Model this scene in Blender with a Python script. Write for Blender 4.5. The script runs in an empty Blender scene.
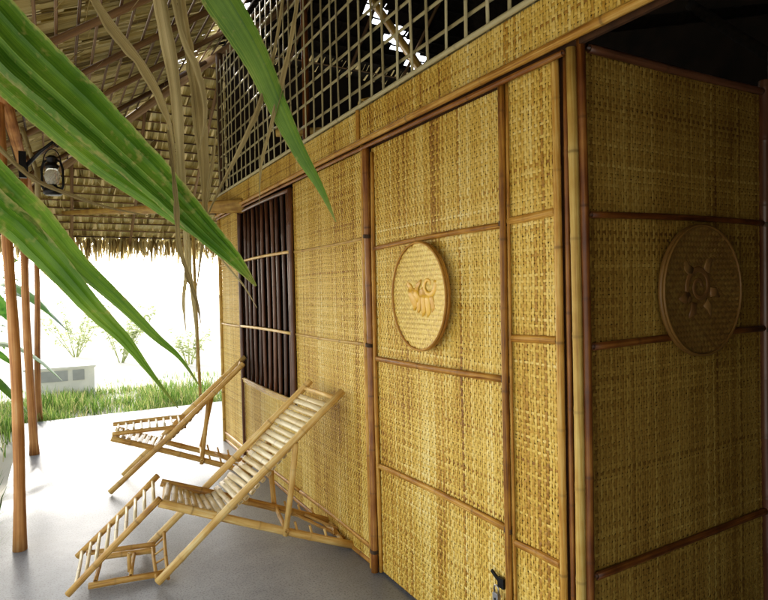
import bpy, math, random
import numpy as np
from mathutils import Vector, Matrix
random.seed(7); rng = np.random.default_rng(11)
sc = bpy.context.scene
col = sc.collection
R = math.radians
def V(*a): return Vector(a)

# ------------------------------------------------------------------ camera
YAW, PIT, ROL, FPX, CH = R(29.292), R(-1.0854), R(-1.2542), 583.5, 1.35
Fv = V(math.sin(YAW)*math.cos(PIT), math.cos(YAW)*math.cos(PIT), math.sin(PIT))
R0 = V(math.cos(YAW), -math.sin(YAW), 0); U0 = R0.cross(Fv)
Rv = R0*math.cos(ROL) + U0*math.sin(ROL); Uv = -R0*math.sin(ROL) + U0*math.cos(ROL)
CAM = V(0, 0, CH)
def at(x, y, d):
    """photo direction (x, y) at distance d in front of the viewpoint -> a place in the scene"""
    return CAM + (Fv + Rv*((x-384)/FPX) - Uv*((y-300)/FPX))*d
cd = bpy.data.cameras.new('camera'); cam = bpy.data.objects.new('camera', cd); col.objects.link(cam)
cd.sensor_width = 36; cd.lens = FPX/768*36; cd.clip_start = .02; cd.clip_end = 2000
m3 = Matrix((Rv, Uv, -Fv)).transposed()
cam.matrix_world = Matrix.Translation(CAM) @ m3.to_4x4()
sc.camera = cam

# ------------------------------------------------------------------ mesh builder
class MB:
    def __init__(s): s.v=[]; s.f=[]; s.t=[]; s.n=[]; s.l=[]
    def vert(s, p, tint=.5, node=0., loc=(0,0,0)):
        s.v.append((p[0],p[1],p[2])); s.t.append(tint); s.n.append(node); s.l.append(loc); return len(s.v)-1
    def tube(s, pts, rad, n=10, tint=None, nodes=None, cap=True, flat=None, hollow=True, l0=None):
        """swept tube; flat=(dir, factor) squashes the section along dir"""
        pts=[Vector(p) for p in pts]
        if not hasattr(rad,'__len__'): rad=[rad]*len(pts)
        tint = random.random() if tint is None else tint
        L = random.uniform(0,20) if l0 is None else l0
        rings=[]; prev=None
        for i,p in enumerate(pts):
            d=(pts[min(i+1,len(pts)-1)]-pts[max(i-1,0)]).normalized()
            if prev is None:
                a=V(0,0,1) if abs(d.z)<.9 else V(1,0,0)
                if flat: a=Vector(flat[0])
                x=(a-d*a.dot(d)).normalized()
            else:
                x=(prev-d*prev.dot(d)).normalized()
            prev=x; y=d.cross(x)
            if i: L+=(pts[i]-pts[i-1]).length
            nd=nodes[i] if nodes else 0
            fx=flat[1] if flat else 1
            rings.append([s.vert(p+x*(math.cos(k*2*math.pi/n)*rad[i]*fx)+y*(math.sin(k*2*math.pi/n)*rad[i]),tint,nd,
                          (math.cos(k*2*math.pi/n),math.sin(k*2*math.pi/n),L)) for k in range(n)])
        for a,b in zip(rings,rings[1:]):
            for k in range(n): s.f.append((a[k],a[(k+1)%n],b[(k+1)%n],b[k]))
        if cap:
            for ring,p,q,sg,r in ((rings[0],pts[0],pts[1],1,rad[0]),(rings[-1],pts[-1],pts[-2],-1,rad[-1])):
                if r<.004: 
                    s.f.append(tuple(ring[::-1] if sg>0 else ring)); continue
                inn=(q-p).normalized()
                if hollow:
                    i1=[s.vert(p+(Vector(s.v[k])-p)*.68,tint*.6,.25,s.l[k]) for k in ring]
                    i2=[s.vert(p+(Vector(s.v[k])-p)*.62+inn*min(.03,r*1.6),tint*.3,1.,s.l[k]) for k in ring]
                    seq=((ring,i1),(i1,i2))
                    for a,b in seq:
                        for k in range(n):
                            fc=(a[k],b[k],b[(k+1)%n],a[(k+1)%n]); s.f.append(fc if sg>0 else fc[::-1])
                    s.f.append(tuple(i2[::-1] if sg>0 else i2))
                else: s.f.append(tuple(ring[::-1] if sg>0 else ring))
    def pole(s, a, b, r, gap=.24, bow=.007, n=12, taper=1., tint=None, flat=None, hollow=True):
        """a bamboo pole with swollen nodes"""
        a=Vector(a); b=Vector(b); Ln=(b-a).length; d=(b-a).normalized()
        o=V(random.uniform(-1,1),random.uniform(-1,1),random.uniform(-1,1)); o=(o-d*o.dot(d)).normalized()*bow*min(1,Ln)
        ts=[(0.,1.,0.)]; x=gap*random.uniform(.3,.9)
        while x<Ln-.02:
            nk=random.uniform(.25,1.); wv=random.uniform(.975,1.03)
            for dx,k,nn in ((-.10,wv,0.),(-.016,1.,0.),(-.006,1.05,.2*nk),(-.002,1.07,nk),(.002,1.01,nk),(.006,1.06,.25*nk),(.018,.985,0.),(.09,wv*.99,0.)):
                t=(x+dx)/Ln
                if 0<t<1: ts.append((t,k,nn))
            x+=gap*random.uniform(.8,1.2)
        ts.append((1.,1.,0.)); ts.sort()
        s.tube([a+(b-a)*t+o*math.sin(math.pi*t) for t,_,_ in ts],[r*k*(1+(taper-1)*t) for t,k,_ in ts],n,tint,[q for _,_,q in ts],flat=flat,hollow=hollow)
    def box(s, c, sx, sy, sz, rot=None, tint=None):
        tint=random.random() if tint is None else tint
        M=rot or Matrix.Identity(3); c=Vector(c); ids=[]
        for x in (-1,1):
            for y in (-1,1):
                for z in (-1,1):
                    p=V(x*sx/2,y*sy/2,z*sz/2); ids.append(s.vert(c+M@p,tint,0,tuple(p)))
        for q in ((0,1,3,2),(4,6,7,5),(0,4,5,1),(2,3,7,6),(0,2,6,4),(1,5,7,3)): s.f.append(tuple(ids[i] for i in q))
    def blade(s, pts, wid, side, tint=None, fold=0., across=2, pleats=0, node=None):
        """leaf strip along pts, widths wid, spread along side vector(s)"""
        pts=[Vector(p) for p in pts]; tint=random.random() if tint is None else tint
        rows=[]; L=random.uniform(0,9); N=max(across,2)
        for i,p in enumerate(pts):
            d=(pts[min(i+1,len(pts)-1)]-pts[max(i-1,0)]).normalized()
            sd=Vector(side[i]) if isinstance(side,list) else Vector(side)
            sd=(sd-d*sd.dot(d)).normalized(); nm=d.cross(sd)
            if i: L+=(p-pts[i-1]).length
            row=[]
            for k in range(N+1):
                u=k/N*2-1
                h=-fold*abs(u)*wid[i]
                if pleats: h+=pleats*wid[i]*(1 if k%2 else -1)
                row.append(s.vert(p+sd*(u*wid[i]/2)+nm*h,tint,node[i] if node else 0,(u,0,L)))
            rows.append(row)
        for a,b in zip(rows,rows[1:]):
            for k in range(N): s.f.append((a[k],a[k+1],b[k+1],b[k]))
    def lathe(s, prof, M, n=24, tint=.5):
        rings=[]
        for r,z in prof:
            rings.append([s.vert(M@V(r*math.cos(k*2*math.pi/n),r*math.sin(k*2*math.pi/n),z),tint,0,(math.cos(k*2*math.pi/n),math.sin(k*2*math.pi/n),z)) for k in range(n)])
        for a,b in zip(rings,rings[1:]):
            for k in range(n): s.f.append((a[k],a[(k+1)%n],b[(k+1)%n],b[k]))
        s.f.append(tuple(rings[0][::-1])); s.f.append(tuple(rings[-1]))
    def build(s, name, mat, parent=None, smooth=True):
        me=bpy.data.meshes.new(name); me.from_pydata(s.v,[],s.f)
        return finish(name, me, mat, parent, smooth, s.t, s.n, np.array(s.l,dtype=np.float32).ravel())
def finish(name, me, mat, parent, smooth, t, nd, lo):
    for nm,dt in (('tint',t),('node',nd)):
        at_=me.attributes.new(nm,'FLOAT','POINT'); at_.data.foreach_set('value',np.array(dt,dtype=np.float32))
    at_=me.attributes.new('loc','FLOAT_VECTOR','POINT'); at_.data.foreach_set('vector',lo)
    me.materials.append(mat)
    if smooth: me.polygons.foreach_set('use_smooth',[True]*len(me.polygons))
    me.update()
    o=bpy.data.objects.new(name,me); col.objects.link(o)
    if parent: o.parent=parent
    return o
def empty(name, loc=(0,0,0)):
    o=bpy.data.objects.new(name,None); o.empty_display_size=.1; col.objects.link(o); o.location=loc; return o
def tag(o, label=None, cat=None, group=None, kind=None):
    if label: o['label']=label
    if cat: o['category']=cat
    if group: o['group']=group
    if kind: o['kind']=kind
    return o
class Local:
    """parts are modelled in world coordinates, then hung under their thing without moving"""
    pass
def hang(o, root):
    bpy.context.view_layer.update() if False else None
    o.parent=root; o.matrix_parent_inverse=Matrix.Translation(-Vector(root.location)); return o

# ------------------------------------------------------------------ materials
def mat(name):
    m=bpy.data.materials.new(name); m.use_nodes=True; nt=m.node_tree
    return m, nt, nt.nodes, nt.links, nt.nodes['Principled BSDF']
def ramp(nodes, stops):
    r=nodes.new('ShaderNodeValToRGB'); e=r.color_ramp.elements
    while len(e)<len(stops): e.new(.5)
    for k,(p,c) in zip(e,stops): k.position=p; k.color=(*c,1)
    return r
def attr(nodes, nm):
    a=nodes.new('ShaderNodeAttribute'); a.attribute_name=nm; return a
def math_(nt, op, a, b):
    m=nt.nodes.new('ShaderNodeMath'); m.operation=op
    for i,x in enumerate((a,b)):
        if isinstance(x,(int,float)): m.inputs[i].default_value=x
        else: nt.links.new(x,m.inputs[i])
    return m.outputs[0]
def fibre(name, stops, rough=.5, fib=(5,5,.9), streak=.45, nodecol=(.06,.03,.01), bump=.25, blotch=2.2, trans=0., spec=.4, coat=0., tintw=.5, blotw=.35, spots=None, aniso=(1,1,1)):
    """bamboo / leaf material: tone from per-piece tint, streaks along the piece and soft blotches in space"""
    m,nt,N,L,bs=mat(name)
    a=attr(N,'loc'); mp=N.new('ShaderNodeMapping'); mp.inputs['Scale'].default_value=fib; L.new(a.outputs['Vector'],mp.inputs['Vector'])
    n1=N.new('ShaderNodeTexNoise'); n1.inputs['Scale'].default_value=1.; n1.inputs['Detail'].default_value=4; L.new(mp.outputs[0],n1.inputs['Vector'])
    tc=N.new('ShaderNodeNewGeometry')
    n2=N.new('ShaderNodeTexNoise'); n2.inputs['Scale'].default_value=blotch; n2.inputs['Detail'].default_value=5; mp2=N.new('ShaderNodeMapping'); mp2.inputs['Scale'].default_value=aniso; L.new(tc.outputs['Position'],mp2.inputs['Vector']); L.new(mp2.outputs[0],n2.inputs['Vector'])
    t=attr(N,'tint')
    s=math_(nt,'MULTIPLY',math_(nt,'SUBTRACT',n1.outputs[0],.5),streak*2)
    s2=math_(nt,'MULTIPLY',math_(nt,'SUBTRACT',n2.outputs[0],.5),blotw*2)
    s3=math_(nt,'MULTIPLY',math_(nt,'SUBTRACT',t.outputs['Fac'],.5),tintw*2)
    v=math_(nt,'ADD',math_(nt,'ADD',math_(nt,'ADD',s,s2),s3),.5)
    r=ramp(N,stops); L.new(v,r.inputs[0])
    mx=N.new('ShaderNodeMix'); mx.data_type='RGBA'; L.new(r.outputs[0],mx.inputs[6]); mx.inputs[7].default_value=(*nodecol,1)
    nd=attr(N,'node'); L.new(math_(nt,'MULTIPLY',nd.outputs['Fac'],.55),mx.inputs[0])
    L.new(mx.outputs[2],bs.inputs['Base Color'])
    L.new(math_(nt,'ADD',math_(nt,'MULTIPLY',n1.outputs[0],.25),rough-.12),bs.inputs['Roughness'])
    bs.inputs['Specular IOR Level'].default_value=spec; bs.inputs['Coat Weight'].default_value=coat; bs.inputs['Coat Roughness'].default_value=.2
    b=N.new('ShaderNodeBump'); b.inputs['Strength'].default_value=bump; b.inputs['Distance'].default_value=.002; L.new(n1.outputs[0],b.inputs['Height']); L.new(b.outputs[0],bs.inputs['Normal'])
    if trans>0:
        tr=N.new('ShaderNodeBsdfTranslucent'); L.new(mx.outputs[2],tr.inputs[0]); ms=N.new('ShaderNodeMixShader'); ms.inputs[0].default_value=trans
        L.new(bs.outputs[0],ms.inputs[1]); L.new(tr.outputs[0],ms.inputs[2]); L.new(ms.outputs[0],N['Material Output'].inputs[0])
    if spots:
        n3=N.new('ShaderNodeTexNoise'); n3.inputs['Scale'].default_value=70; n3.inputs['Detail'].default_value=3; L.new(tc.outputs['Position'],n3.inputs['Vector'])
        n4=N.new('ShaderNodeTexNoise'); n4.inputs['Scale'].default_value=9; n4.inputs['Detail'].default_value=3; L.new(tc.outputs['Position'],n4.inputs['Vector'])
        sp=N.new('ShaderNodeSeparateXYZ'); L.new(a.outputs['Vector'],sp.inputs[0])
        ed=math_(nt,'MULTIPLY',math_(nt,'POWER',math_(nt,'ABSOLUTE',sp.outputs[0],0),9.),.16)
        q=math_(nt,'ADD',math_(nt,'ADD',math_(nt,'MULTIPLY',n3.outputs[0],.55),math_(nt,'MULTIPLY',n4.outputs[0],.45)),ed)
        rr=ramp(N,[(.56,(0,0,0)),(.70,(.85,.85,.85))]); L.new(q,rr.inputs[0])
        m2=N.new('ShaderNodeMix'); m2.data_type='RGBA'; L.new(rr.outputs[0],m2.inputs[0]); L.new(mx.outputs[2],m2.inputs[6]); m2.inputs[7].default_value=(*spots,1)
        for l in list(L):
            if l.from_socket==mx.outputs[2] and l.to_node!=m2: 
                t_=l.to_socket; L.remove(l); L.new(m2.outputs[2],t_)
    return m
def plain(name, c, rough=.6, metal=0., var=.25, scale=8, c2=None, bump=.0, spec=.4):
    m,nt,N,L,bs=mat(name)
    g=N.new('ShaderNodeNewGeometry'); n=N.new('ShaderNodeTexNoise'); n.inputs['Scale'].default_value=scale; n.inputs['Detail'].default_value=6; L.new(g.outputs['Position'],n.inputs['Vector'])
    lo=tuple(x*(1-var) for x in c); hi=c2 or tuple(min(1,x*(1+var)) for x in c)
    r=ramp(N,[(.3,lo),(.7,hi)]); L.new(n.outputs[0],r.inputs[0]); L.new(r.outputs[0],bs.inputs['Base Color'])
    bs.inputs['Roughness'].default_value=rough; bs.inputs['Metallic'].default_value=metal; bs.inputs['Specular IOR Level'].default_value=spec
    if bump:
        b=N.new('ShaderNodeBump'); b.inputs['Strength'].default_value=bump; b.inputs['Distance'].default_value=.01; L.new(n.outputs[0],b.inputs['Height']); L.new(b.outputs[0],bs.inputs['Normal'])
    return m
M={}
M['weave']=fibre('woven_straw_bamboo',[(0,(.21,.075,.007)),(.28,(.50,.262,.027)),(.52,(.71,.468,.078)),(.8,(.83,.62,.19)),(1,(.87,.73,.34))],rough=.5,fib=(1.6,1,16),streak=.36,blotch=2.0,tintw=.36,blotw=.54,aniso=(1.9,1.9,.55),bump=.3,spec=.35)
M['weavedark']=fibre('woven_shaded_bamboo',[(0,(.11,.042,.006)),(.35,(.29,.15,.022)),(.7,(.44,.265,.048)),(1,(.56,.38,.09))],rough=.6,fib=(1.6,1,16),streak=.34,blotch=2.2,tintw=.36,blotw=.55,spec=.2,aniso=(1.9,1.9,.6))  # darker copy of weave; the side wall's shade sits in its colour
M['pole']=fibre('amber_bamboo',[(0,(.15,.05,.008)),(.35,(.36,.155,.020)),(.65,(.54,.28,.045)),(1,(.68,.44,.12))],rough=.45,fib=(2.6,2.6,6),streak=.75,tintw=.25,blotch=9,blotw=.5,coat=.0,bump=.6,spec=.28)
M['straw']=fibre('straw_bamboo_pole',[(0,(.30,.15,.03)),(.4,(.48,.29,.06)),(.8,(.62,.44,.13)),(1,(.70,.55,.22))],rough=.48,fib=(2.6,2.6,6),streak=.7,tintw=.25,blotch=9,blotw=.55,coat=.0,bump=.6,spec=.28)
M['red']=fibre('dark_red_bamboo',[(0,(.06,.014,.003)),(.4,(.17,.05,.008)),(.75,(.31,.12,.02)),(1,(.46,.22,.045))],rough=.42,blotch=9,blotw=.55,bump=.5,fib=(2.6,2.6,5),streak=.6,tintw=.2,coat=.0,nodecol=(.02,.008,.004))
M['darkbar']=fibre('dark_brown_bar',[(0,(.025,.009,.004)),(.5,(.10,.034,.014)),(1,(.22,.09,.04))],rough=.35,fib=(1.6,1.6,4),streak=.4,tintw=.3,coat=.2)
M['chair']=fibre('pale_chair_bamboo',[(0,(.27,.115,.022)),(.35,(.53,.29,.068)),(.7,(.70,.46,.15)),(1,(.80,.62,.29))],rough=.42,fib=(2.4,2.4,6),streak=.6,tintw=.22,blotch=10,blotw=.5,bump=.5,coat=.0,spec=.3,nodecol=(.13,.065,.02))
M['slat']=fibre('cream_slat_bamboo',[(0,(.50,.34,.13)),(.4,(.72,.57,.30)),(1,(.85,.76,.52))],rough=.4,fib=(1.5,1.5,6),streak=.35,tintw=.3,coat=.1,nodecol=(.25,.14,.05))
M['lattice']=fibre('grey_green_split_bamboo',[(0,(.22,.17,.075)),(.5,(.42,.36,.18)),(1,(.57,.51,.29))],rough=.55,fib=(2,2,5),streak=.4,tintw=.3)
M['post']=fibre('reddish_timber',[(0,(.14,.045,.012)),(.4,(.36,.14,.034)),(.75,(.54,.25,.075)),(1,(.66,.40,.17))],rough=.6,fib=(3,3,2.6),streak=.75,tintw=.1,blotch=5,blotw=.5,bump=.6)
M['thatch']=fibre('dry_palm_thatch',[(0,(.15,.10,.03)),(.35,(.46,.38,.15)),(.7,(.68,.60,.29)),(1,(.80,.74,.45))],rough=.7,fib=(4,4,3),streak=.5,tintw=.5,blotch=2.,blotw=.3,trans=.38,spec=.2)
M['fringe']=fibre('frayed_thatch_ends',[(0,(.22,.15,.05)),(.4,(.50,.40,.17)),(1,(.80,.72,.44))],rough=.7,fib=(4,4,3),streak=.5,tintw=.5,trans=.5,spec=.2)
M['cover']=fibre('sunlit_thatch_cover',[(0,(.16,.12,.05)),(.5,(.34,.27,.12)),(1,(.55,.47,.24))],rough=.8,tintw=.6,trans=.22,spec=.1)
M['batten']=fibre('brown_batten',[(0,(.05,.022,.008)),(.5,(.15,.075,.028)),(1,(.28,.16,.07))],rough=.6,fib=(2,2,3),streak=.5,tintw=.4)
M['rafter']=fibre('weathered_brown_rafter',[(0,(.07,.03,.010)),(.5,(.20,.105,.04)),(1,(.36,.22,.10))],rough=.6,fib=(2,2,3),streak=.5,tintw=.4)
M['leaf']=fibre('green_palm_leaf',[(0,(.022,.07,.005)),(.4,(.07,.19,.014)),(.7,(.19,.36,.035)),(.92,(.36,.46,.08)),(1,(.50,.45,.13))],rough=.42,fib=(22,1,1.1),streak=.5,tintw=.15,blotch=14,blotw=.32,trans=.45,spec=.45,spots=(.46,.42,.13),nodecol=(.42,.33,.10),bump=.4)
M['dry']=fibre('dry_palm_leaf',[(0,(.13,.085,.03)),(.4,(.38,.30,.13)),(.75,(.60,.50,.26)),(1,(.74,.66,.40))],rough=.6,fib=(14,1,1.2),streak=.6,tintw=.35,blotch=9,trans=.4,spec=.3,nodecol=(.07,.04,.02),bump=.5)
M['grass']=fibre('garden_grass',[(0,(.06,.13,.015)),(.45,(.18,.33,.05)),(.8,(.40,.50,.13)),(1,(.60,.52,.24))],rough=.5,fib=(2,1,3),streak=.3,tintw=.5,trans=.4)
M['banana']=fibre('banana_leaf',[(0,(.015,.06,.008)),(.5,(.05,.16,.018)),(1,(.17,.33,.04))],rough=.4,fib=(1,1,14),streak=.3,tintw=.3,trans=.35)
M['basket']=fibre('honey_basket_strip',[(0,(.50,.29,.035)),(.5,(.80,.565,.115)),(1,(.88,.72,.23))],rough=.42,fib=(2,1,20),streak=.3,tintw=.3,blotw=.2,coat=.1)
M['basketdark']=fibre('dark_basket_strip',[(0,(.10,.038,.008)),(.5,(.23,.115,.022)),(1,(.36,.22,.05))],rough=.5,fib=(2,1,20),streak=.3,tintw=.3,blotw=.3)  # darker brown than the door basket's strips
M['carve']=fibre('carved_golden_wood',[(0,(.44,.19,.012)),(.5,(.76,.43,.03)),(1,(.86,.58,.07))],rough=.4,fib=(3,3,3),streak=.3,tintw=.2,coat=.2)
M['carvedark']=fibre('carved_brown_wood',[(0,(.10,.04,.012)),(.5,(.22,.10,.025)),(1,(.34,.19,.05))],rough=.5,fib=(3,3,3),streak=.3,tintw=.2,coat=.3)
M['iron']=plain('black_iron',(.012,.012,.014),.4,.6,.4,30)
M['steel']=plain('dull_steel',(.45,.45,.46),.35,.9,.2,40)
M['shadedark']=plain('shade_painted_dark',(.014,.009,.005),.95,0,.6,30)  # near-black interior tone: the lack of light is put into the colour
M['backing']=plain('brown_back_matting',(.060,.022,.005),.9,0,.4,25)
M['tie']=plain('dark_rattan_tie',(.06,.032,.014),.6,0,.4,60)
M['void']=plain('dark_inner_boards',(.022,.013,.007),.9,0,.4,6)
M['ground']=plain('pale_sandy_yard',(.62,.58,.50),.9,0,.12,.7,bump=.15)
M['yroof']=plain('pale_yellow_roof',(.84,.74,.46),.8,0,.08,2)
M['wisp']=fibre('pale_backlit_leaf',[(0,(.30,.36,.16)),(.5,(.50,.56,.28)),(1,(.68,.70,.42))],rough=.6,tintw=.4,trans=.55)  # leaves and stems paled in colour to imitate washed-out glare
M['white']=plain('whitewashed_wall',(.84,.82,.77),.85,0,.04,1.5)
M['conc']=plain('pale_concrete',(.86,.83,.77),.8,0,.08,5,bump=.1)
M['grey']=plain('grey_recess',(.42,.42,.42),.8,0,.15,5)
M['rope']=plain('pale_string',(.55,.5,.4),.8,0,.2,30)
# glass of the lantern
m,nt,N,L,bs=mat('lantern_glass'); bs.inputs['Base Color'].default_value=(.9,.93,.92,1); bs.inputs['Roughness'].default_value=.12; bs.inputs['Transmission Weight'].default_value=.75; bs.inputs['IOR'].default_value=1.1; M['glass']=m
# verandah concrete: polished grey screed with stains
m,nt,N,L,bs=mat('polished_concrete'); g=N.new('ShaderNodeNewGeometry')
a=N.new('ShaderNodeTexNoise'); a.inputs['Scale'].default_value=1.6; a.inputs['Detail'].default_value=8; a.inputs['Roughness'].default_value=.65; L.new(g.outputs['Position'],a.inputs['Vector'])
b=N.new('ShaderNodeTexNoise'); b.inputs['Scale'].default_value=14; b.inputs['Detail'].default_value=8; L.new(g.outputs['Position'],b.inputs['Vector'])
r=ramp(N,[(.25,(.21,.224,.242)),(.5,(.32,.336,.36)),(.75,(.43,.447,.47))]); L.new(math_(nt,'ADD',math_(nt,'MULTIPLY',a.outputs[0],.7),math_(nt,'MULTIPLY',b.outputs[0],.3)),r.inputs[0]); c_=N.new('ShaderNodeTexNoise'); c_.inputs['Scale'].default_value=120; c_.inputs['Detail'].default_value=4; L.new(g.outputs['Position'],c_.inputs['Vector'])
d_=N.new('ShaderNodeTexVoronoi'); d_.feature='DISTANCE_TO_EDGE'; d_.inputs['Scale'].default_value=.55; w_=N.new('ShaderNodeVectorMath'); w_.operation='ADD'; w2_=N.new('ShaderNodeVectorMath'); w2_.operation='SCALE'; w2_.inputs[3].default_value=.5
L.new(a.outputs[1],w2_.inputs[0]); L.new(g.outputs['Position'],w_.inputs[0]); L.new(w2_.outputs[0],w_.inputs[1]); L.new(w_.outputs[0],d_.inputs['Vector'])
k_=ramp(N,[(.0,(.90,.90,.90)),(.004,(1,1,1))]); L.new(d_.outputs['Distance'],k_.inputs[0])
q_=ramp(N,[(.36,(.62,.60,.57)),(.5,(1,1,1)),(.68,(1.0,1.0,1.0)),(.74,(1.25,1.25,1.25))]); L.new(c_.outputs[0],q_.inputs[0])
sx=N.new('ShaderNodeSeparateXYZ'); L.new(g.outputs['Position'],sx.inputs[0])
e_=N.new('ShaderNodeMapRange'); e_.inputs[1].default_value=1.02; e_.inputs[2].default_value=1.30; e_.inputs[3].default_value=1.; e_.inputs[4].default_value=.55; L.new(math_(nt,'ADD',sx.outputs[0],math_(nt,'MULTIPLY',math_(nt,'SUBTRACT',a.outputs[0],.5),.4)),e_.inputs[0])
def mul(x,y):
    m_=N.new('ShaderNodeMix'); m_.data_type='RGBA'; m_.blend_type='MULTIPLY'; m_.inputs[0].default_value=1; L.new(x,m_.inputs[6]); L.new(y,m_.inputs[7]); return m_.outputs[2]
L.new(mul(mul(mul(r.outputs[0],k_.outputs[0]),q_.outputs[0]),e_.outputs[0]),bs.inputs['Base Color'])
L.new(math_(nt,'ADD',math_(nt,'MULTIPLY',a.outputs[0],.25),.24),bs.inputs['Roughness'])
bp=N.new('ShaderNodeBump'); bp.inputs['Strength'].default_value=.12; bp.inputs['Distance'].default_value=.006; L.new(b.outputs[0],bp.inputs['Height']); L.new(bp.outputs[0],bs.inputs['Normal']); M['floor']=m

# ------------------------------------------------------------------ weaving
def weave(name, O, U, Vv, Nn, W, H, m, parent, pv=.0119, ph=.0100, A=.0018, seed=0, fill=(.775,.87)):
    """plain weave of split bamboo: upright strips over and under level strips, every strip real geometry"""
    g=np.random.default_rng(seed+100)
    O,U,Vv,Nn=[np.array(x,float) for x in (O,U,Vv,Nn)]
    nV=max(2,int(round(W/pv))); nH=max(2,int(round(H/ph))); pv=W/nV; ph=H/nH
    VS=[];FS=[];TS=[];LS=[];off=0
    def strips(n, m_, p, q, fill, sgn, vertical):
        nonlocal off
        K=2*m_+1
        ctr=(np.arange(n)+.5)*p
        k=np.arange(K); s=k*q/2
        ph0=g.uniform(0,6.28,(n,1)); ph1=g.uniform(0,6.28,(n,1))
        # neighbouring strips wander together, plus a little of their own
        base=np.sin(s[None,:]*9+ctr[:,None]*3.1)*p*.10+np.sin(s[None,:]*23+ctr[:,None]*11)*p*.07
        c=ctr[:,None]+base+np.sin(s[None,:]*31+ph0)*p*.06+g.normal(0,p*.035,(n,K))+g.normal(0,p*.05,(n,1))
        w=p*fill*(1+g.normal(0,.07,(n,1)))*(1+g.normal(0,.035,(n,K)))
        ii=np.arange(m_); jj=np.arange(n)
        a_,b_=(ii[None,:],jj[:,None]) if vertical else (jj[:,None],ii[None,:])      # a_ level row, b_ upright column
        par=np.where((a_+2*b_)%4==0,-1.,1.)
        hh=np.zeros((n,K)); hh[:,1::2]=par; hh[:,2:-1:2]=(par[:,1:]+par[:,:-1])/2
        h=hh*A*sgn*(1+g.normal(0,.2,(n,K)))
        tint=np.clip(.5+g.normal(0,.20,(n,1))+g.normal(0,.07,(n,K)),0,1)
        lo=g.uniform(0,50,(n,1))
        pts=np.empty((n,K,3,3)); T=np.empty((n,K,3)); Lc=np.zeros((n,K,3,3))
        for a,(e,dz) in enumerate(((-.5,-.0006),(0,.0005),(.5,-.0006))):
            x=np.clip(c+w*e,0,n*p); y=np.broadcast_to(np.clip(s[None,:]+g.normal(0,q*.03,(n,1)),0,m_*q),(n,K))
            uu,vv=(x,y) if vertical else (y,x)
            pts[:,:,a,:]=O+uu[...,None]*U+vv[...,None]*Vv+(h+dz)[...,None]*Nn
            T[:,:,a]=tint
            Lc[:,:,a,0]=lo+s[None,:]*1.; Lc[:,:,a,2]=e+np.arange(n)[:,None]*3.7
        idx=off+np.arange(n*K*3).reshape(n,K,3)
        q4=np.stack([idx[:,:-1,:-1],idx[:,:-1,1:],idx[:,1:,1:],idx[:,1:,:-1]],-1).reshape(-1,4)
        off+=n*K*3
        VS.append(pts.reshape(-1,3));TS.append(T.ravel());LS.append(Lc.reshape(-1,3));FS.append(q4)
    strips(nV,nH,pv,ph,fill[0],1,True)
    strips(nH,nV,ph,pv,fill[1],-1,False)
    v=np.concatenate(VS); f=np.concatenate(FS)
    me=bpy.data.meshes.new(name)
    me.vertices.add(len(v)); me.vertices.foreach_set('co',v.astype(np.float32).ravel())
    me.loops.add(f.size); me.loops.foreach_set('vertex_index',f.astype(np.int32).ravel())
    me.polygons.add(len(f)); me.polygons.foreach_set('loop_start',np.arange(0,f.size,4,dtype=np.int32)); me.polygons.foreach_set('loop_total',np.full(len(f),4,dtype=np.int32))
    me.update(calc_edges=True); me.validate()
    t=np.concatenate(TS)
    return finish(name,me,m,parent,True,t,np.zeros(len(v)),np.concatenate(LS).astype(np.float32).ravel())

# ------------------------------------------------------------------ house
WX, CY, FE, SX = 1.309, 1.195, 5.35, 2.28       # front wall plane, near corner, far end, end of the side wall
LZ, BZ = 2.02, 2.215                            # lintel, top of woven band
house=tag(empty('bamboo_house',(1.31,1.2,0)),'woven bamboo hut with barred window, lattice above its wall and thatched verandah roof','house')
def part(mb, name, m, parent=None, smooth=True, label=None):
    o=mb.build(name,m,None,smooth); hang(o,house)
    if parent: 
        o.parent=parent; o.matrix_parent_inverse=Matrix.Identity(4)
        o.matrix_parent_inverse=Matrix.Identity(4)
    if label: o['label']=label
    return o
# NB: house parts are hung with the inverse of the house location so world coordinates hold; sub-parts sit under a part whose own transform is identity
def sub(mb, name, m, parent, smooth=True): return part(mb,name,m,parent,smooth)
def wpart(name, O, U, Vv, Nn, W, H, m, seed, label=None, parent=None, **k):
    o=weave(name,O,U,Vv,Nn,W,H,m,None,seed=seed,**k); hang(o,house)
    if parent: o.parent=parent; o.matrix_parent_inverse=Matrix.Identity(4)
    if label: o['label']=label
    return o
YD,ZU,NX,NY=(0,-1,0),(0,0,1),(-1,0,0),(0,-1,0)
# front wall, from the far end towards the viewer (u runs -Y)
w1=wpart('front_wall',(WX,FE,0.0),YD,ZU,NX,FE-4.66,LZ,M['weave'],1)
wpart('front_wall',(WX,4.66,0.0),YD,ZU,NX,4.66-3.47,.62,M['weave'],2)
wpart('front_wall',(WX,3.47,0.0),YD,ZU,NX,3.47-2.49,LZ,M['weave'],3)
door_root=wpart('door',(WX+.004,2.43,0.012),YD,ZU,NX,2.43-1.49,2.0,M['weave'],4,label='woven bamboo door panel with three level rails')
wpart('narrow_wall_panel',(WX,1.475,0.0),YD,ZU,NX,1.475-1.255,LZ,M['weave'],5)
wpart('woven_fascia',(WX-.02,FE,LZ+.02),YD,ZU,NX,FE-.1,BZ-LZ-.03,M['weave'],6)
wpart('side_wall',(1.335,CY,0.0),(1,0,0),ZU,NY,SX-1.335,2.03,M['weavedark'],7,label='shaded woven bamboo wall round the corner')
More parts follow.
